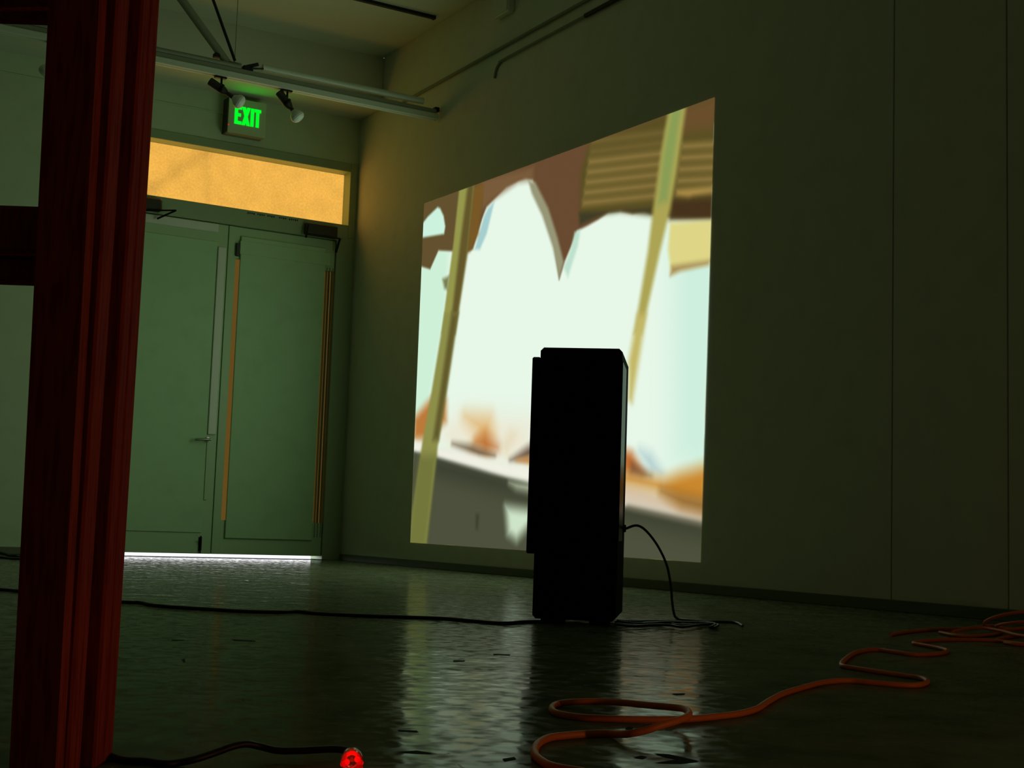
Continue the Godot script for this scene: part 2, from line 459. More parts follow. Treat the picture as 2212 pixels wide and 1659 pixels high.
func build_doors() -> void:
	# frame round both doors and the transom
	var f := Node3D.new()
	f.name = "trim_2"
	add_child(f)
	structure(f, "painted door and transom frame")
	part_box("jamb", Vector3(-0.152, 0, -0.2), Vector3(-0.012, 2.40, 0.012), M.trim, f, 0.003)
	part_box("jamb", Vector3(-0.066, 2.40, -0.2), Vector3(-0.012, 2.97, 0.012), M.trim, f, 0.003)
	part_box("jamb", Vector3(-1.90, 0, -0.2), Vector3(-1.822, 2.97, 0.012), M.trim, f, 0.003)
	part_box("header", Vector3(-1.822, 2.372, -0.2), Vector3(-0.066, 2.497, 0.012), M.trim, f, 0.003)
	part_box("head_casing", Vector3(-1.822, 2.906, -0.2), Vector3(-0.066, 2.97, 0.012), M.trim, f, 0.003)
	part_box("stop", Vector3(-1.822, 2.36, -0.10), Vector3(-0.152, 2.38, -0.055), M.trim, f, 0.002)
	part_box("stop", Vector3(-0.18, 0.03, -0.10), Vector3(-0.150, 2.37, -0.053), M.dark_metal, f, 0.002)
	part_box("stop", Vector3(-1.824, 0.03, -0.10), Vector3(-1.80, 2.37, -0.053), M.dark_metal, f, 0.002)
	# small worn lettering strip on the header, too faint to read
	var st := mb()
	for k in 26:
		if k in [4, 9, 14, 15, 20]: continue
		var x := -0.86 + k * 0.0152
		box(st, Vector3(x, 2.468 + 0.002 * (k % 3), 0.0115), Vector3(x + 0.010, 2.482, 0.0128), 0.0003)
	obj("worn_lettering", st, M.bronze, f)

	# transom window: daylight through brown paper
	var w := Node3D.new()
	w.name = "window_1"
	add_child(w)
	structure(w, "transom window covered in brown paper lit by daylight")
	var pane := mb()
	var z := -0.112
	var q := [Vector3(-1.822, 2.906, z), Vector3(-0.066, 2.906, z), Vector3(-0.066, 2.497, z), Vector3(-1.822, 2.497, z)]
	var uv := [Vector2(0, 0), Vector2(1, 0), Vector2(1, 1), Vector2(0, 1)]
	for i in [0, 1, 2, 0, 2, 3]:
		pane.set_normal(Vector3.BACK)
		pane.set_uv(uv[i])
		pane.add_vertex(q[i])
	obj("window_paper", pane, glow(Color.WHITE, 1.0, kraft_texture()), w).set_meta("label", "glowing brown kraft paper")
	part_box("hidden_backing", Vector3(-1.822, 2.497, -0.19), Vector3(-0.066, 2.906, -0.125), M.dark_metal, w, 0.002)  # unseen opaque slab behind the glowing paper, filling the whole opening
	var gl := AreaLight3D.new()
	gl.name = "window_light"
	gl.area_size = Vector2(1.7, 0.38)
	gl.light_color = Color(1.0, 0.70, 0.28)
	gl.light_energy = 0.07
	gl.shadow_enabled = true
	gl.position = Vector3(-0.944, 2.70, -0.095)
	gl.rotation.y = PI
	add_child(gl)

	part_box("threshold", Vector3(-1.822, 0, -0.05), Vector3(-0.152, 0.004, 0.035), M.dark_metal, f, 0.003)
	var paper := glow(Color(0.38, 0.28, 0.11), 1.0)
	# right-hand door: board inset over the papered glazing, a slit of paper left on each side
	var d := Node3D.new()
	d.name = "door_1"
	add_child(d)
	structure(d, "door with lit paper slits either side of its board")
	var b := 0.026
	part_box("stile", Vector3(-0.983, b, -0.05), Vector3(-0.925, 2.366, 0.0), M.door, d)
	part_box("rail", Vector3(-0.925, 2.135, -0.05), Vector3(-0.156, 2.366, -0.006), M.door, d)
	part_box("rail", Vector3(-0.925, b, -0.05), Vector3(-0.156, 0.265, -0.006), M.door, d)
	part_box("window_paper", Vector3(-0.925, 0.265, -0.045), Vector3(-0.156, 2.135, -0.035), paper, d, 0.001).set_meta("label", "strips of lit brown paper")
	part_box("board", Vector3(-0.893, 0.139, -0.006), Vector3(-0.236, 2.300, 0.012), M.board, d, 0.003)
	for x in [-0.212, -0.190, -0.166]:
		part_box("moulding", Vector3(x - 0.004, 0.16, -0.034), Vector3(x + 0.003, 2.16, -0.002), M.timber, d)
	part_box("batten", Vector3(-0.90, 2.17, 0.0121), Vector3(-0.20, 2.265, 0.016), M.board, d, 0.001)
	part_box("catch", Vector3(-0.93, 2.15, 0.0), Vector3(-0.90, 2.245, 0.02), M.bronze, d, 0.004)
	# left-hand door
	var e := Node3D.new()
	e.name = "door_2"
	add_child(e)
	structure(e, "door with lever handle and edge strip painted pale for its sheen")
	part_box("leaf", Vector3(-1.818, b, -0.05), Vector3(-0.990, 2.366, 0.0), M.door, e)
	part_box("board", Vector3(-1.775, 0.172, 0.0), Vector3(-1.066, 2.235, 0.010), M.board, e, 0.003)
	part_box("highlight_strip", Vector3(-1.80, 2.300, 0.0), Vector3(-1.07, 2.362, 0.022), M.white, e, 0.010)  # pale strip added for the highlight along the top bevel of the door
	part_box("edge_strip", Vector3(-1.062, 0.86, 0.0), Vector3(-1.004, 2.20, 0.018), M.white, e, 0.012)  # white here paints the sheen of projection light on the door edge
	part_box("edge_strip", Vector3(-1.062, 0.40, 0.0), Vector3(-1.04, 0.80, 0.010), M.door, e, 0.006)
	part_box("astragal", Vector3(-1.03, b, -0.075), Vector3(-0.945, 2.366, -0.051), M.dark_metal, e)
	var hd := mb()
	var hp := Vector3(-1.062, 0.822, 0)
	lathe(hd, hp + Vector3(0, 0, 0.010), Vector3.BACK, [[0, 0.0], [0, 0.02], [0.006, 0.02], [0.008, 0.010], [0.05, 0.009], [0.055, 0.0]], 16)
	tube(hd, PackedVector3Array([hp + Vector3(0.012, 0, 0.055), hp + Vector3(-0.05, -0.002, 0.058), hp + Vector3(-0.10, -0.006, 0.050)]), 0.0085, 8)
	obj("handle", hd, M.steel, e).set_meta("label", "steel lever handle")
	part_box("lock_plate", Vector3(-1.055, 0.87, 0.0), Vector3(-1.035, 0.90, 0.006), M.bronze, e, 0.002)
	var fb := mb()
	box(fb, Vector3(-1.079, 0.046, 0.0), Vector3(-1.057, 0.142, 0.008), 0.002)
	tube(fb, PackedVector3Array([Vector3(-1.068, 0.03, 0.014), Vector3(-1.068, 0.15, 0.014)]), 0.005)
	tube(fb, PackedVector3Array([Vector3(-1.068, 0.10, 0.014), Vector3(-1.085, 0.125, 0.028)]), 0.005)
	obj("foot_bolt", fb, M.dark_metal, e)
	# closers
	var c := thing("door_closer", "dark door closer on the header above the lever-handle door", "door closer", Vector3(-1.6, 2.38, 0.012))
	part_box("body", Vector3(-0.14, 0.0, 0.0), Vector3(0.105, 0.092, 0.055), M.bronze, c, 0.015)
	var arm := mb()
	tube(arm, PackedVector3Array([Vector3(-0.02, -0.008, 0.04), Vector3(0.19, 0.014, 0.10), Vector3(0.19, 0.014, 0.10)]), 0.006)
	tube(arm, PackedVector3Array([Vector3(0.19, 0.014, 0.10), Vector3(0.08, -0.05, 0.03)]), 0.007)
	obj("arm", arm, M.dark_metal, c)
	var c2 := thing("door_closer", "dark door closer with folded arm above the door with lit slits", "door closer", Vector3(-0.29, 2.375, 0.012))
	part_box("body", Vector3(-0.13, 0.0, 0.0), Vector3(0.12, 0.088, 0.05), M.bronze, c2, 0.006)
	var arm2 := mb()
	tube(arm2, PackedVector3Array([Vector3(-0.12, 0.07, 0.055), Vector3(-0.135, -0.03, 0.06)]), 0.008)
	tube(arm2, PackedVector3Array([Vector3(-0.12, -0.004, 0.06), Vector3(0.13, -0.004, 0.07)]), 0.006)
	tube(arm2, PackedVector3Array([Vector3(0.13, -0.004, 0.07), Vector3(0.125, -0.10, 0.02)]), 0.009)
	obj("arm", arm2, M.dark_metal, c2)

func build_exit_sign() -> void:
	var z := 0.10
	var o := on_z(490, 289, z)
	var k := thing("exit_sign", "wall-mounted sign with glowing green EXIT letters under the soffit", "exit sign", Vector3(o.x, 0, 0))
	var y0 := on_z(535, 293, z).y
	var y1 := on_z(535, 216, z).y
	var x1 := on_z(575, 255, z).x - o.x
	part_box("housing", Vector3(0, y0, 0), Vector3(x1, y1, z), M.timber, k, 0.008)
	part_box("face", Vector3(0.003, y0 + 0.003, z), Vector3(x1 - 0.003, y1 - 0.003, z + 0.004), M.wall, k, 0.001)
	part_box("side_panel", Vector3(-0.004, y0 + 0.004, 0.0), Vector3(-0.0002, y1 - 0.004, z - 0.008), M.bronze, k, 0.001)
	var g := glow(Color(0.0, 1.0, 0.16), 1.0)
	var top := on_z(535, 233.2, z).y
	var bot := on_z(535, 272.5, z).y
	var h := top - bot
	var xs := []
	for p in [506, 521.5, 541, 548, 547, 563]:
		xs.append(on_z(p, 255, z).x - o.x)
	var s := 0.024
	var zf := z + 0.0042
	var zb := z + 0.007
	var e := mb()
	box(e, Vector3(xs[0], bot, zf), Vector3(xs[0] + s, top, zb), 0.001)
	for yy in [bot, bot + h * 0.43, top - s]:
		box(e, Vector3(xs[0] + s * 0.9, yy, zf), Vector3(xs[1] - (0.006 if yy > bot and yy < top - s else 0.0), yy + s, zb), 0.001)
	obj("letter_sign", e, g, k).set_meta("label", "glowing green letter E")
	var x := mb()
	var xa: float = xs[1] + 0.001
	var xb: float = xs[2] - 0.004
	for dd in [[xa, xb - s * 1.05], [xb - s * 1.05, xa]]:
		var pts := [Vector3(dd[0], bot, zb), Vector3(dd[0] + s * 1.05, bot, zb), Vector3(dd[1] + s * 1.05, top, zb), Vector3(dd[1], top, zb)]
		quad(x, pts[0], pts[1], pts[2], pts[3], Vector3.BACK)
		for i in 4:
			var a: Vector3 = pts[i]
			var b: Vector3 = pts[(i + 1) % 4]
			quad(x, a, b, b - Vector3(0, 0, 0.0028), a - Vector3(0, 0, 0.0028), (a + b) / 2 - (pts[0] + pts[2]) / 2)
	obj("letter_sign", x, g, k).set_meta("label", "glowing green letter X")
	var i2 := mb()
	box(i2, Vector3(xs[2] - 0.001, bot, zf), Vector3(xs[2] + s, top, zb), 0.001)
	obj("letter_sign", i2, g, k).set_meta("label", "glowing green letter I")
	var t := mb()
	box(t, Vector3(xs[4] + 0.006, top - s, zf), Vector3(xs[5], top, zb), 0.001)
	var mid: float = (xs[4] + 0.006 + xs[5]) / 2
	box(t, Vector3(mid - s / 2, bot, zf), Vector3(mid + s / 2, top - s * 0.9, zb), 0.001)
	obj("letter_sign", t, g, k).set_meta("label", "glowing green letter T")
	var led := mb()
	lathe(led, Vector3(0.008, y0 + 0.055, z), Vector3.BACK, [[0, 0.006], [0.004, 0.005], [0.007, 0.0]], 10)
	obj("indicator_light", led, glow(Color(1, 0.05, 0.08), 0.8), k).set_meta("label", "tiny red light")
	var l := AreaLight3D.new()
	l.name = "exit_light"
	l.area_size = Vector2(0.20, 0.15)
	l.light_color = Color(0.0, 1.0, 0.16)
	l.light_energy = 0.02
	l.shadow_enabled = true
	l.position = Vector3(o.x + (xs[0] + xs[5]) / 2, (top + bot) / 2, zb + 0.006)
	l.rotation.y = PI
	add_child(l)

func spot_head(label: String, top: Vector3, drop: float, axis: Vector3, gap := 0.055) -> void:
	var k := thing("track_lamp", label, "spotlight", top, "unlit spotlights on the lighting rail")
	part_box("adapter", Vector3(-0.045, -0.012, -0.016), Vector3(0.03, 0.0, 0.016), M.dark_metal, k, 0.003)
	var st := mb()
	tube(st, PackedVector3Array([Vector3(0, -0.01, 0), Vector3(0, -drop, 0)]), 0.007)
	obj("stem", st, M.dark_metal, k)
	axis = axis.normalized()
	var p := Vector3(0, -drop - 0.012, 0)
	var body := mb()
	lathe(body, p - axis * 0.085, axis, [[0, 0.0], [0, 0.022], [0.004, 0.026], [0.10, 0.026], [0.125, 0.016], [0.125, 0.0]], 18)
	obj("lamp_holder", body, M.bronze, k)
	var ring := mb()
	lathe(ring, p - axis * 0.006 + Vector3(0, 0.004, 0), axis, [[0, 0.026], [0, 0.030], [0.014, 0.030], [0.014, 0.026]], 18)
	obj("clamp", ring, M.dark_metal, k)
	var nk := mb()
	lathe(nk, p + axis * 0.035, axis, [[0, 0.012], [gap, 0.015], [gap + 0.004, 0.018]], 16)
	obj("bulb_neck", nk, M.bronze, k)
	var g := mb()
	var prof := [[0.0, 0.014], [0.012, 0.024], [0.03, 0.040], [0.045, 0.045], [0.058, 0.044], [0.070, 0.036], [0.078, 0.022], [0.081, 0.0]]
	lathe(g, p + axis * (0.03 + gap), axis, prof, 22)
	obj("bulb", g, M.bulb, k).set_meta("label", "pale unlit reflector bulb")

func build_rail() -> void:
	var z := 1.30
	var k := thing("lighting_rail", "pale lighting rail hung below the ceiling across the doors", "rail", Vector3(0, 0, z))
	part_box("channel", Vector3(-5.2, 3.046, -0.024), Vector3(-0.035, 3.074, 0.024), M.timber, k, 0.003)
	part_box("track", Vector3(-5.2, 3.014, -0.03), Vector3(-0.02, 3.045, 0.03), M.rail, k, 0.006)
	part_box("lip", Vector3(-5.2, 3.004, 0.006), Vector3(-0.02, 3.0205, 0.03), M.rail, k, 0.002)
	part_box("lip", Vector3(-5.2, 3.004, -0.03), Vector3(-0.02, 3.0205, -0.006), M.rail, k, 0.002)
	part_box("end_cap", Vector3(-0.045, 3.060, -0.022), Vector3(-0.012, 3.092, 0.022), M.dark_metal, k, 0.003)
	var run := mb()
	tube(run, PackedVector3Array([Vector3(-5.2, 3.088, 0.02), Vector3(-1.42, 3.088, 0.02)]), 0.014, 10)
	obj("conduit", run, M.timber, k)
	var tu := mb()
	tube(tu, PackedVector3Array([Vector3(-1.27, 3.118, 0.0), Vector3(-0.128, 3.118, 0.0)]), 0.022, 14)
	obj("pipe", tu, M.rail, k)
	var br := mb()
	box(br, Vector3(-1.40, 3.074, -0.02), Vector3(-1.335, 3.104, 0.02), 0.004)
	tube(br, PackedVector3Array([Vector3(-1.385, 3.096, 0.0), Vector3(-1.30, 3.132, 0.0)]), 0.012)
	tube(br, PackedVector3Array([Vector3(-1.35, 3.09, 0.02), Vector3(-1.27, 3.104, 0.02)]), 0.006)
	obj("bracket", br, M.black, k)
	var foot := mb()
	box(foot, Vector3(-1.50, 3.072, -0.018), Vector3(-1.41, 3.112, 0.018), 0.004)
	obj("plate", foot, M.timber, k)
	# hangers up to the ceiling
	var a := mb()
	tube(a, PackedVector3Array([Vector3(-1.50, 3.10, 0), Vector3(-2.06, CEILING, 0)]), 0.026, 10)
	obj("brace", a, M.timber, k)
	var b := mb()
	tube(b, PackedVector3Array([Vector3(-1.465, 3.11, 0.04), Vector3(-1.735, CEILING, 0.04)]), 0.010, 8)
	obj("brace", b, M.black, k)
	var w := mb()
	tube(w, PackedVector3Array([Vector3(-1.453, 3.11, 0), Vector3(-1.455, CEILING, 0)]), 0.0025, 6)
	obj("wire", w, M.timber, k)
	var wt := mb()
	tube(wt, PackedVector3Array([Vector3(-4.2, 3.07, 0), Vector3(-4.2, CEILING, 0)]), 0.01, 6)
	obj("brace", wt, M.timber, k)
	part_box("knuckle", Vector3(-1.59, 3.118, -0.02), Vector3(-1.55, 3.145, 0.02), M.black, k, 0.004)
	spot_head("unlit spotlight whose bulb hangs before the letter E of the exit sign", Vector3(-1.53, 3.004, z), 0.065, Vector3(0.80, -0.50, 0.25))
	spot_head("unlit spotlight with pale bulb right of the exit sign", Vector3(-1.095, 3.004, z), 0.070, Vector3(0.62, -0.76, 0.2), 0.03)
	spot_head("unlit spotlight seen through the opening of the red wooden frame", Vector3(-2.53, 3.004, z), 0.075, Vector3(-0.45, -0.85, -0.2), 0.02)

func build_fittings() -> void:
	var k := thing("wall_conduit", "thin conduit run high along the projection wall", "conduit", Vector3.ZERO)
	var st := mb()
	tube(st, PackedVector3Array([Vector3(-0.012, 3.27, 0.75), Vector3(-0.012, 3.285, 4.4)]), 0.010, 8)
	obj("pipe", st, M.timber, k)
	var k2 := thing("bent_conduit", "conduit on the projection wall that bends down and stops", "conduit", Vector3.ZERO)
	var s2 := mb()
	tube(s2, smooth([Vector3(-0.008, 3.10, 2.05), Vector3(-0.008, 3.155, 2.07), Vector3(-0.010, 3.185, 2.12), Vector3(-0.012, 3.19, 2.20), Vector3(-0.012, 3.19, 3.08)], 5), 0.008, 8)
	obj("pipe", s2, M.timber, k2)
	var s3 := mb()
	tube(s3, PackedVector3Array([Vector3(-0.014, 3.188, 3.08), Vector3(-0.014, 3.188, 4.4)]), 0.013, 8)
	obj("sleeve", s3, M.black, k2)
	var jb := thing("junction_box", "pale junction box on the wall above the conduits", "junction box", Vector3(0, 3.47, 2.16))
	part_box("box", Vector3(-0.05, 0.0, -0.08), Vector3(0, 0.12, 0.10), M.rail, jb, 0.006)
	part_box("cover", Vector3(-0.056, 0.008, -0.072), Vector3(-0.05, 0.112, 0.092), M.rail, jb, 0.002)
	var p0 := on_y(795, 1, CEILING)
	var p1 := on_y(936, 33, CEILING)
	var tr := thing("ceiling_track", "dark narrow track fixed flat to the ceiling", "track", Vector3(0, CEILING, (p0.z + p1.z) / 2))
	part_box("channel", Vector3(p0.x - 2.2, -0.022, -0.014), Vector3(p1.x, 0, 0.014), M.black, tr, 0.002)
	part_box("end_cap", Vector3(p1.x, -0.024, -0.016), Vector3(p1.x + 0.02, 0, 0.016), M.black, tr, 0.002)

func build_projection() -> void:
	var k := thing("glowing_picture", "glowing panel painted as a video still of torn white sheet and poles projected on the wall", "projection", Vector3.ZERO)  # glowing panel stands in for the light an unseen projector throws on the wall
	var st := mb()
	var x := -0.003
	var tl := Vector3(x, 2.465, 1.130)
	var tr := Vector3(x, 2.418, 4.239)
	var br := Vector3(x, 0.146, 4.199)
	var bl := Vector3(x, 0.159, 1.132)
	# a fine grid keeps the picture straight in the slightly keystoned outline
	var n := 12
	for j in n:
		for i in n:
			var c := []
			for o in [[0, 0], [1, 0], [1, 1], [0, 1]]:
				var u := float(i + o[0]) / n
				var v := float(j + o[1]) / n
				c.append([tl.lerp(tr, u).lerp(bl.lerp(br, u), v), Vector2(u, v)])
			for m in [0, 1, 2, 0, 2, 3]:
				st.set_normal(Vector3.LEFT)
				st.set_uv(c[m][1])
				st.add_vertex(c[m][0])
	obj("picture_panel", st, glow(Color.WHITE, 1.0, picture()), k)

func build_speaker() -> void:
	var k := thing("speaker_cabinet", "tall black speaker cabinet standing in front of the projection", "speaker", Vector3(-1.9981, 0, 5.8982))
	k.rotation.y = -0.6711
	# local x: along the face we see; local -z: away from us
	part_box("cabinet", Vector3(0.0, 0.014, -0.402), Vector3(0.2484, 0.828, 0.0), M.cabinet, k, 0.010)
	part_box("grille", Vector3(-0.026, 0.205, -0.385), Vector3(0.0, 0.800, -0.020), M.grille, k, 0.004)
	part_box("rear_panel", Vector3(0.2484, 0.25, -0.23), Vector3(0.2504, 0.79, -0.02), M.laminate, k, 0.0008)
	for p in [[0.045, -0.04], [0.19, -0.04], [0.045, -0.36], [0.19, -0.36]]:
		var st := mb()
		lathe(st, Vector3(p[0], 0.0, p[1]), Vector3.UP, [[0, 0.0], [0, 0.020], [0.014, 0.024], [0.016, 0.0]], 14)
		obj("foot", st, M.rubber, k)
	part_box("socket", Vector3(0.2484, 0.278, -0.352), Vector3(0.256, 0.302, -0.328), M.black, k, 0.002)

func floor_path(px: Array, r: float, lift := {}) -> Array:
	var out := []
	for i in px.size():
		var hgt: float = lift.get(i, 0.0)
		# the traced line is the middle of the cord, a radius above the floor
		out.append(on_y(px[i][0], px[i][1], r + hgt))
	return out

func build_cords() -> void:
	# black cable across the floor to the speaker
	var st := mb()
	tube(st, smooth(floor_path([[-60, 1268], [0, 1273], [45, 1277], [150, 1288], [265, 1300], [300, 1301], [330, 1307], [375, 1311], [440, 1315], [520, 1320], [600, 1322], [645, 1321], [700, 1326], [790, 1330], [880, 1333], [960, 1336], [1020, 1341], [1085, 1346], [1130, 1343], [1175, 1343]], 0.005), 5), 0.005, 8)
	tag(obj("floor_cable", st, M.rubber), "thin black cable running across the floor to the speaker", "cable")
	# hanging lead from the speaker's rear socket
	var base := on_y(1462, 1337, 0.006)
	var top := Transform3D(Basis(Vector3.UP, -0.6711), Vector3(-1.9981, 0, 5.8982)) * Vector3(0.2565, 0.290, -0.34)
	var lead := [top]
	for q in [[1375, 1135, 0.06], [1395, 1146, 0.15], [1420, 1178, 0.35], [1440, 1220, 0.6], [1449, 1265, 0.8], [1452, 1300, 0.93], [1456, 1325, 0.98]]:
		var zz := lerpf(top.z, base.z, q[2])
		lead.append(on_z(q[0], q[1], zz))
	lead.append(on_y(1463, 1336, 0.004))
	for q in [[1490, 1340], [1530, 1343], [1560, 1343], [1590, 1345], [1604, 1352]]:
		lead.append(on_y(q[0], q[1], 0.004))
	var s2 := mb()
	tube(s2, smooth(lead, 6), 0.0042, 8)
	tag(obj("speaker_lead", s2, M.rubber), "black lead arching from the speaker's socket down to the floor", "cable")
	# bundle of slack cable beside the speaker
	var kk := thing("cable_bundle", "flat bundle of slack black cable lying beside the speaker", "cable", on_y(1430, 1348))
	var at := kk.position
	for i in 5:
		var pts := []
		var j: float = [0.0, 3.5, 7.0, 10.0, 5.0][i]
		for q in [[1335, 1340], [1370, 1343], [1400, 1343 - j * 0.3], [1440, 1341], [1480, 1343], [1520, 1344], [1545, 1347], [1538, 1353]]:
			pts.append(on_y(q[0] + rng.randf_range(-6, 6), q[1] + j + rng.randf_range(-1.5, 1.5) - (j * 0.6 if q[0] > 1500 else 0.0), 0.004 + 0.004 * (i % 2)) - at)
		var s3 := mb()
		tube(s3, smooth(pts, 5), 0.004, 7)
		obj("strand", s3, M.rubber, kk)
	# cables at the foot of the back wall, seen left of the red frame
	var s4 := mb()
	tube(s4, smooth(floor_path([[-80, 1188], [0, 1194], [25, 1200], [60, 1201], [130, 1206]], 0.008), 5), 0.008, 8)
	tag(obj("wall_cable", s4, M.rubber), "black cable along the foot of the back wall", "cable")
	var s5 := mb()
	tube(s5, smooth(floor_path([[-80, 1204], [0, 1204], [30, 1207], [70, 1208], [140, 1211]], 0.006), 5), 0.006, 8)
	tag(obj("wall_cable", s5, M.rubber), "second black cable on the floor just off the back wall", "cable")

	# orange extension cord
	var px := []
	for q in [[1300, 1040], [1100, 1005], [1015, 965], [968, 915], [985, 855], [1060, 812], [1180, 795], [1320, 785], [1460, 782], [1580, 785], [1700, 762], [1800, 730], [1900, 700], [1975, 672], [1992, 645], [1955, 618], [1860, 606], [1720, 594], [1560, 578], [1400, 570], [1250, 572], [1130, 584], [1082, 610], [1110, 645], [1250, 672], [1420, 682], [1600, 688], [1800, 690], [1990, 686], [2212, 665]]:
		px.append([840 + q[0] / 3.072, 1330 + q[1] / 3.072])
	px += [[1600, 1541], [1635, 1531], [1660, 1515], [1690, 1499], [1735, 1485], [1780, 1474], [1830, 1470], [1880, 1474], [1940, 1479], [1982, 1480], [2003, 1473], [1990, 1465], [1945, 1458], [1890, 1450], [1845, 1443], [1818, 1437], [1826, 1424], [1850, 1409], [1890, 1403], [1930, 1408], [1980, 1414], [2028, 1412], [2047, 1406], [2030, 1400], [1992, 1393], [1973, 1389], [1992, 1385], [2040, 1382], [2110, 1382], [2160, 1385], [2230, 1394]]
	var lift := {9: 0.006, 10: 0.012, 11: 0.018, 12: 0.022, 13: 0.022, 14: 0.020, 15: 0.016, 16: 0.014, 17: 0.012, 18: 0.010, 19: 0.008, 20: 0.006}
	var hp := thing("extension_cord", "orange extension cord winding across the floor to a heap by the wall", "cord", on_y(1600, 1541))
	var h0 := hp.position
	var so := mb()
	var run := []
	for q in floor_path(px, 0.0052, lift):
		run.append(q - h0)
	tube(so, smooth(run, 6), 0.0052, 10)
	obj("run", so, M.cord, hp)
	# heap of the same cord by the right wall
	var loops := [
		[[1925, 1371, 0], [1950, 1366, 0], [2010, 1360, 0], [2080, 1358, 0], [2140, 1352, 0], [2168, 1358, 0], [2150, 1370, 0], [2080, 1374, 0], [2030, 1366, 0]],
		[[2060, 1364, 0.01], [2110, 1356, 0.01], [2160, 1362, 0.01], [2200, 1372, 0.01], [2260, 1380, 0.01]],
		[[2150, 1384, 0], [2166, 1378, 0], [2200, 1374, 0], [2270, 1370, 0]],
		[[2170, 1388, 0.0], [2200, 1392, 0], [2270, 1396, 0]],
	]
	for l in loops:
		var pts := []
		for q in l:
			pts.append(on_y(q[0], q[1], 0.0052 + q[2]) - h0)
		var s6 := mb()
		tube(s6, smooth(pts, 6), 0.0052, 8)
		obj("coil", s6, M.cord, hp)
	for l in [[0.0, 0.16, 0.11], [0.06, 0.10, 0.13], [0.11, 0.13, 0.08]]:
		var c := on_y(2205, 1370) - h0 + Vector3(l[0], 0, l[0] * 0.4)
		var pts := []
		for i in 13:
			var a := TAU * i / 12.0
			pts.append(c + Vector3(cos(a) * l[2], 0.007 + l[1] * 0.45 * (1.0 - cos(a * 1.0 + 1.2)) * 0.5, sin(a) * l[2]))
		var s7 := mb()
		tube(s7, smooth(pts, 4), 0.0052, 8)
		obj("coil", s7, M.cord, hp)

	# black cord with a lit red plug at its end
	var pp := []
	for q in [[-130, 566], [-80, 580], [-30, 600], [60, 634], [130, 648], [250, 652], [380, 670], [480, 664], [600, 640], [750, 592], [880, 545], [980, 527], [1080, 545], [1200, 573], [1350, 575], [1500, 568], [1620, 563], [1700, 572]]:
		pp.append([240 + q[0] / 3.352, 1450 + q[1] / 3.352])
	var pl := {8: 0.003, 9: 0.008, 10: 0.013, 11: 0.014, 12: 0.010, 13: 0.006, 14: 0.006, 15: 0.008, 16: 0.010, 17: 0.010}
	var lc := thing("lighted_cord", "black cord ending in a glowing red plug on the floor", "cord", on_y(620, 1640))
	var l0 := lc.position
	var s8 := mb()
	var path := []
	for i in pp.size():
		path.append(on_y(pp[i][0], pp[i][1], 0.0042 + float(pl.get(i, 0.0))) - l0)
	tube(s8, smooth(path, 6), 0.0042, 8)
	obj("flex", s8, M.rubber, lc)
	# the plug points at the camera: clear red shell over glowing lobes
	var face := on_y(760, 1640, 0.014) - l0
	var axis := Vector3(-0.42, 0.03, 0.9).normalized()
	var side := axis.cross(Vector3.UP).normalized()
	var shell := mb()
	lathe(shell, face - axis * 0.022, axis, [[0.0, 0.0], [0.001, 0.006], [0.006, 0.0105], [0.014, 0.0122], [0.034, 0.0126], [0.040, 0.0115], [0.0402, 0.007], [0.034, 0.006]], 18)
	var sm := mat(Color(0.75, 0.02, 0.03, 0.45), 0.12)
	sm.transparency = BaseMaterial3D.TRANSPARENCY_ALPHA
	obj("plug_shell", shell, sm, lc).set_meta("label", "clear red plug body")
	for q in [[-0.0062, 0.001, 0.012, 1.0], [0.0055, -0.002, 0.013, 0.9], [0.0092, -0.0055, 0.004, 0.8], [-0.0098, -0.0035, 0.006, 0.7], [0.0, 0.0085, 0.0, 0.35], [-0.0095, -0.0085, 0.010, 0.3]]:
		var lobe := mb()
		var cc: Vector3 = face + side * q[0] + Vector3.UP * q[1] + axis * (q[2] - 0.004)
		lathe(lobe, cc - axis * 0.004, axis, [[0, 0.0], [0.001, 0.0026], [0.004, 0.0036], [0.007, 0.0026], [0.008, 0.0]], 10)
		obj("glow_lamp", lobe, glow(Color(1.0, 0.04, 0.03), q[3]), lc).set_meta("label", "glowing red lamp in the plug")
	var pin := mb()
	tube(pin, PackedVector3Array([face + axis * 0.010 + Vector3(0, -0.006, 0), face + axis * 0.030 + side * 0.003 + Vector3(0, -0.010, 0)]), 0.0016, 8)
	obj("contact", pin, M.steel, lc)
	var rl := OmniLight3D.new()
	rl.name = "plug_light"
	rl.light_color = Color(1.0, 0.06, 0.04)
	rl.light_energy = 0.0008
	rl.light_size = 0.012
	rl.omni_range = 20.0
	rl.shadow_enabled = true
	rl.position = face + l0 + axis * 0.022 + Vector3(0, 0.006, 0)
	add_child(rl)

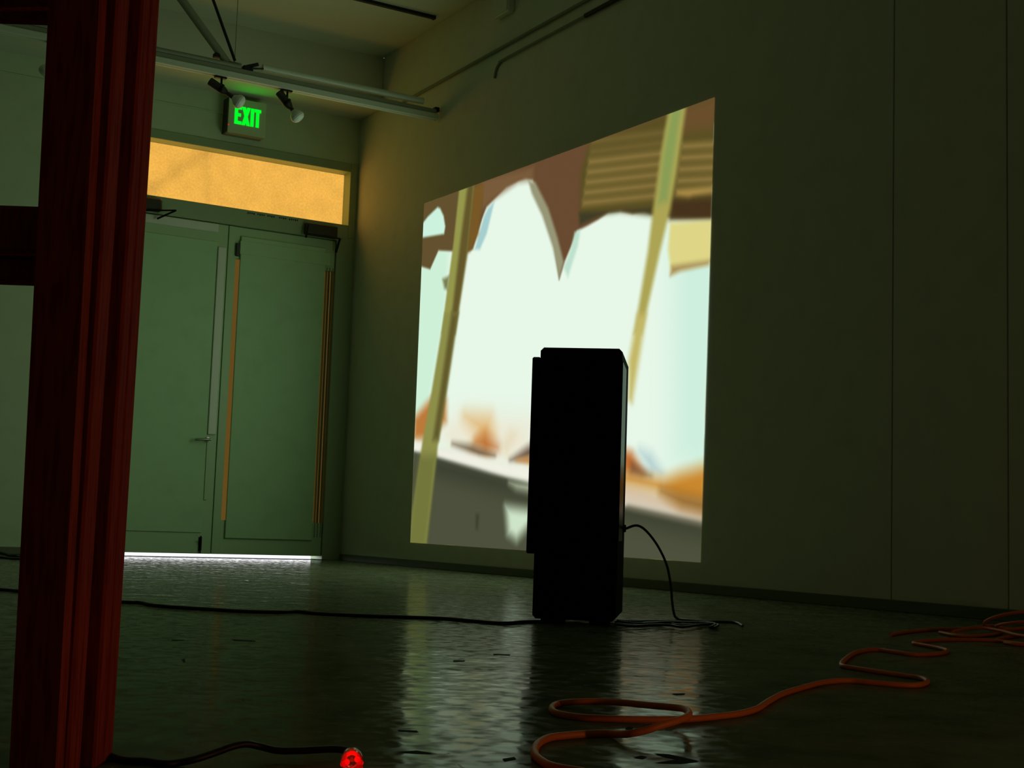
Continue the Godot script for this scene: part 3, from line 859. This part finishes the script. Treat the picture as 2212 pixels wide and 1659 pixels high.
func build_red_frame() -> void:
	var k := thing("wooden_frame", "red-stained wooden frame of stacked uprights and crossbars", "frame", Vector3(-3.743, 0, 7.799))
	k.rotation.y = -0.5376   # local x runs along the crossbars, local z towards the camera
	var top := 1.06
	# stacked uprights, with gaps between, then the mirrored stack at the far end
	for x in [0.0, -0.80]:
		for e in [[0.0, 0.037], [0.040, 0.070], [0.122, 0.165]]:
			part_box("upright", Vector3(x - 0.045, 0.0, e[0]), Vector3(x, top, e[1]), M.red, k, 0.003)
		for y in [0.10, 0.56, 0.95]:
			part_box("spacer", Vector3(x - 0.044, y, 0.070), Vector3(x - 0.030, y + 0.06, 0.122), M.red, k, 0.001)
			part_box("spacer", Vector3(x - 0.044, y, 0.165), Vector3(x - 0.014, y + 0.06, 0.180), M.red, k, 0.001)
	# front board, wider towards the top
	var st := mb()
	var pts := []
	for zz in [0.180, 0.206]:
		pts.append([Vector3(-0.046, 0, zz), Vector3(0.0, 0, zz), Vector3(-0.010, top, zz), Vector3(-0.066, top, zz)])
	quad(st, pts[1][0], pts[1][1], pts[1][2], pts[1][3], Vector3.BACK)
	quad(st, pts[0][0], pts[0][1], pts[0][2], pts[0][3], Vector3.FORWARD)
	for i in 4:
		var a: Vector3 = pts[0][i]
		var b: Vector3 = pts[0][(i + 1) % 4]
		quad(st, a, b, pts[1][(i + 1) % 4], pts[1][i], (a + b) / 2 - (pts[0][0] + pts[0][2]) / 2)
	obj("face_board", st, M.red, k)
	part_box("face_board", Vector3(-0.846, 0, 0.180), Vector3(-0.800, top, 0.206), M.red, k, 0.002)
	# crossbars
	part_box("crossbar", Vector3(-0.80, 0.553, 0.125), Vector3(-0.045, 0.604, 0.178), M.red, k, 0.004)
	part_box("crossbar", Vector3(-0.80, 0.529, 0.105), Vector3(-0.045, 0.5525, 0.150), M.red, k, 0.003)
	part_box("crossbar", Vector3(-0.80, 0.826, 0.110), Vector3(-0.045, 0.896, 0.178), M.red, k, 0.004)

func build_marks() -> void:
	var f := get_node("floor")
	# dark flat marks on the floor, old paint and tape among them
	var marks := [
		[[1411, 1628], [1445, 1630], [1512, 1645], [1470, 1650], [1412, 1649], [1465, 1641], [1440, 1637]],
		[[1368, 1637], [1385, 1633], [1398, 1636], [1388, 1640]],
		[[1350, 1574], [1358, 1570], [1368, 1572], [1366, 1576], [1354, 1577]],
		[[1284, 1591], [1310, 1583], [1340, 1580], [1370, 1585], [1368, 1590], [1310, 1594]],  # dark patch beneath the orange cord
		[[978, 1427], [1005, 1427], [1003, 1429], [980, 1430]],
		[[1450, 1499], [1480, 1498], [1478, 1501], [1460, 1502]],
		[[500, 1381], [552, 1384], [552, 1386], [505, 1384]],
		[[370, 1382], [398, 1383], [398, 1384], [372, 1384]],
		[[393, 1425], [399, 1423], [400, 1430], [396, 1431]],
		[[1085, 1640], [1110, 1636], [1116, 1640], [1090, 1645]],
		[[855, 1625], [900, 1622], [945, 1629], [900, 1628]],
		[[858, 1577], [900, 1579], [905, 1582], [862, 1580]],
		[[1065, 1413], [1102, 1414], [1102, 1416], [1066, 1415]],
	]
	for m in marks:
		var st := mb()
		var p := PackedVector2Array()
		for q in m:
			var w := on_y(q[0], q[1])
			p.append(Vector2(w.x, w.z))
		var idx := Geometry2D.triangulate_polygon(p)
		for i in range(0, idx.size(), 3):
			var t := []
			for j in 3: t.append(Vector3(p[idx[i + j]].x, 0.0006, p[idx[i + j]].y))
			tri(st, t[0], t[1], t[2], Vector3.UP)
		obj("dark_mark", st, M.mark, f)

func build_unseen_lamp() -> void:
	# unseen low warm lamp added right of the view: it lights the right-hand faces of the frame, the cord and the wall's far end
	var at := Vector3(-2.3, 0.0, 9.15)
	var k := thing("unseen_lamp", "small unseen warm lamp added to the right of the view", "lamp", at)
	var st := mb()
	lathe(st, Vector3.ZERO, Vector3.UP, [[0, 0.0], [0, 0.07], [0.012, 0.068], [0.02, 0.02], [0.02, 0.0]], 20)
	obj("base", st, M.dark_metal, k)
	var s2 := mb()
	tube(s2, PackedVector3Array([Vector3(0, 0.015, 0), Vector3(0, 0.12, 0)]), 0.008)
	obj("pole", s2, M.dark_metal, k)
	var s3 := mb()
	lathe(s3, Vector3(0, 0.115, 0), Vector3.UP, [[0, 0.012], [0.02, 0.03], [0.05, 0.042], [0.08, 0.034], [0.1, 0.0]], 18)
	obj("bulb", s3, glow(Color(1.0, 0.74, 0.50), 1.2), k)
	var l := OmniLight3D.new()
	l.name = "unseen_lamp_light"
	l.light_color = Color(1.0, 0.80, 0.60)
	l.light_energy = 0.14
	l.light_size = 0.04
	l.omni_range = 30.0
	l.shadow_enabled = true
	l.position = at + Vector3(0, 0.165, 0)
	add_child(l)

func _ready() -> void:
	rng.seed = 4242
	# camera
	view = Basis(Vector3.UP, -0.53714645) * Basis(Vector3.RIGHT, 0.10374392) * Basis(Vector3.BACK, 0.03421632)
	var cam := Camera3D.new()
	cam.name = "camera"
	cam.fov = rad_to_deg(2.0 * atan(H / 2.0 / FOCAL))
	cam.near = 0.05
	cam.far = 100.0
	cam.transform = Transform3D(view, EYE)
	add_child(cam)
	cam.current = true
	# sky (bright overcast, seen only under the doors) and exposure
	var env := Environment.new()
	var sky := Sky.new()
	var sm := ProceduralSkyMaterial.new()
	sm.sky_top_color = Color(0.86, 0.88, 0.93)
	sm.sky_horizon_color = Color(0.95, 0.94, 0.95)
	sm.ground_bottom_color = Color(0.6, 0.6, 0.6)
	sm.ground_horizon_color = Color(0.85, 0.85, 0.86)
	sky.sky_material = sm
	env.background_mode = Environment.BG_SKY
	env.sky = sky
	env.background_energy_multiplier = 4.0
	env.tonemap_mode = Environment.TONE_MAPPER_LINEAR
	env.tonemap_exposure = 1.0
	env.sdfgi_enabled = true
	env.ssao_enabled = true
	env.ssil_enabled = true
	var we := WorldEnvironment.new()
	we.name = "world"
	we.environment = env
	add_child(we)
	# light thrown back by the projected picture, same size and just in front of it
	var pl := AreaLight3D.new()
	pl.name = "projection_light"
	pl.area_size = Vector2(3.04, 1.70)
	pl.light_color = Color(0.74, 1.0, 0.68)
	pl.light_energy = 0.72
	pl.shadow_enabled = true
	pl.position = Vector3(-0.012, 1.45, 2.675)
	pl.rotation.y = PI / 2.0
	add_child(pl)
	make_materials()
	build_shell()
	build_doors()
	build_projection()
	build_speaker()
	build_red_frame()
	build_rail()
	build_exit_sign()
	build_fittings()
	build_cords()
	build_unseen_lamp()
	build_marks()
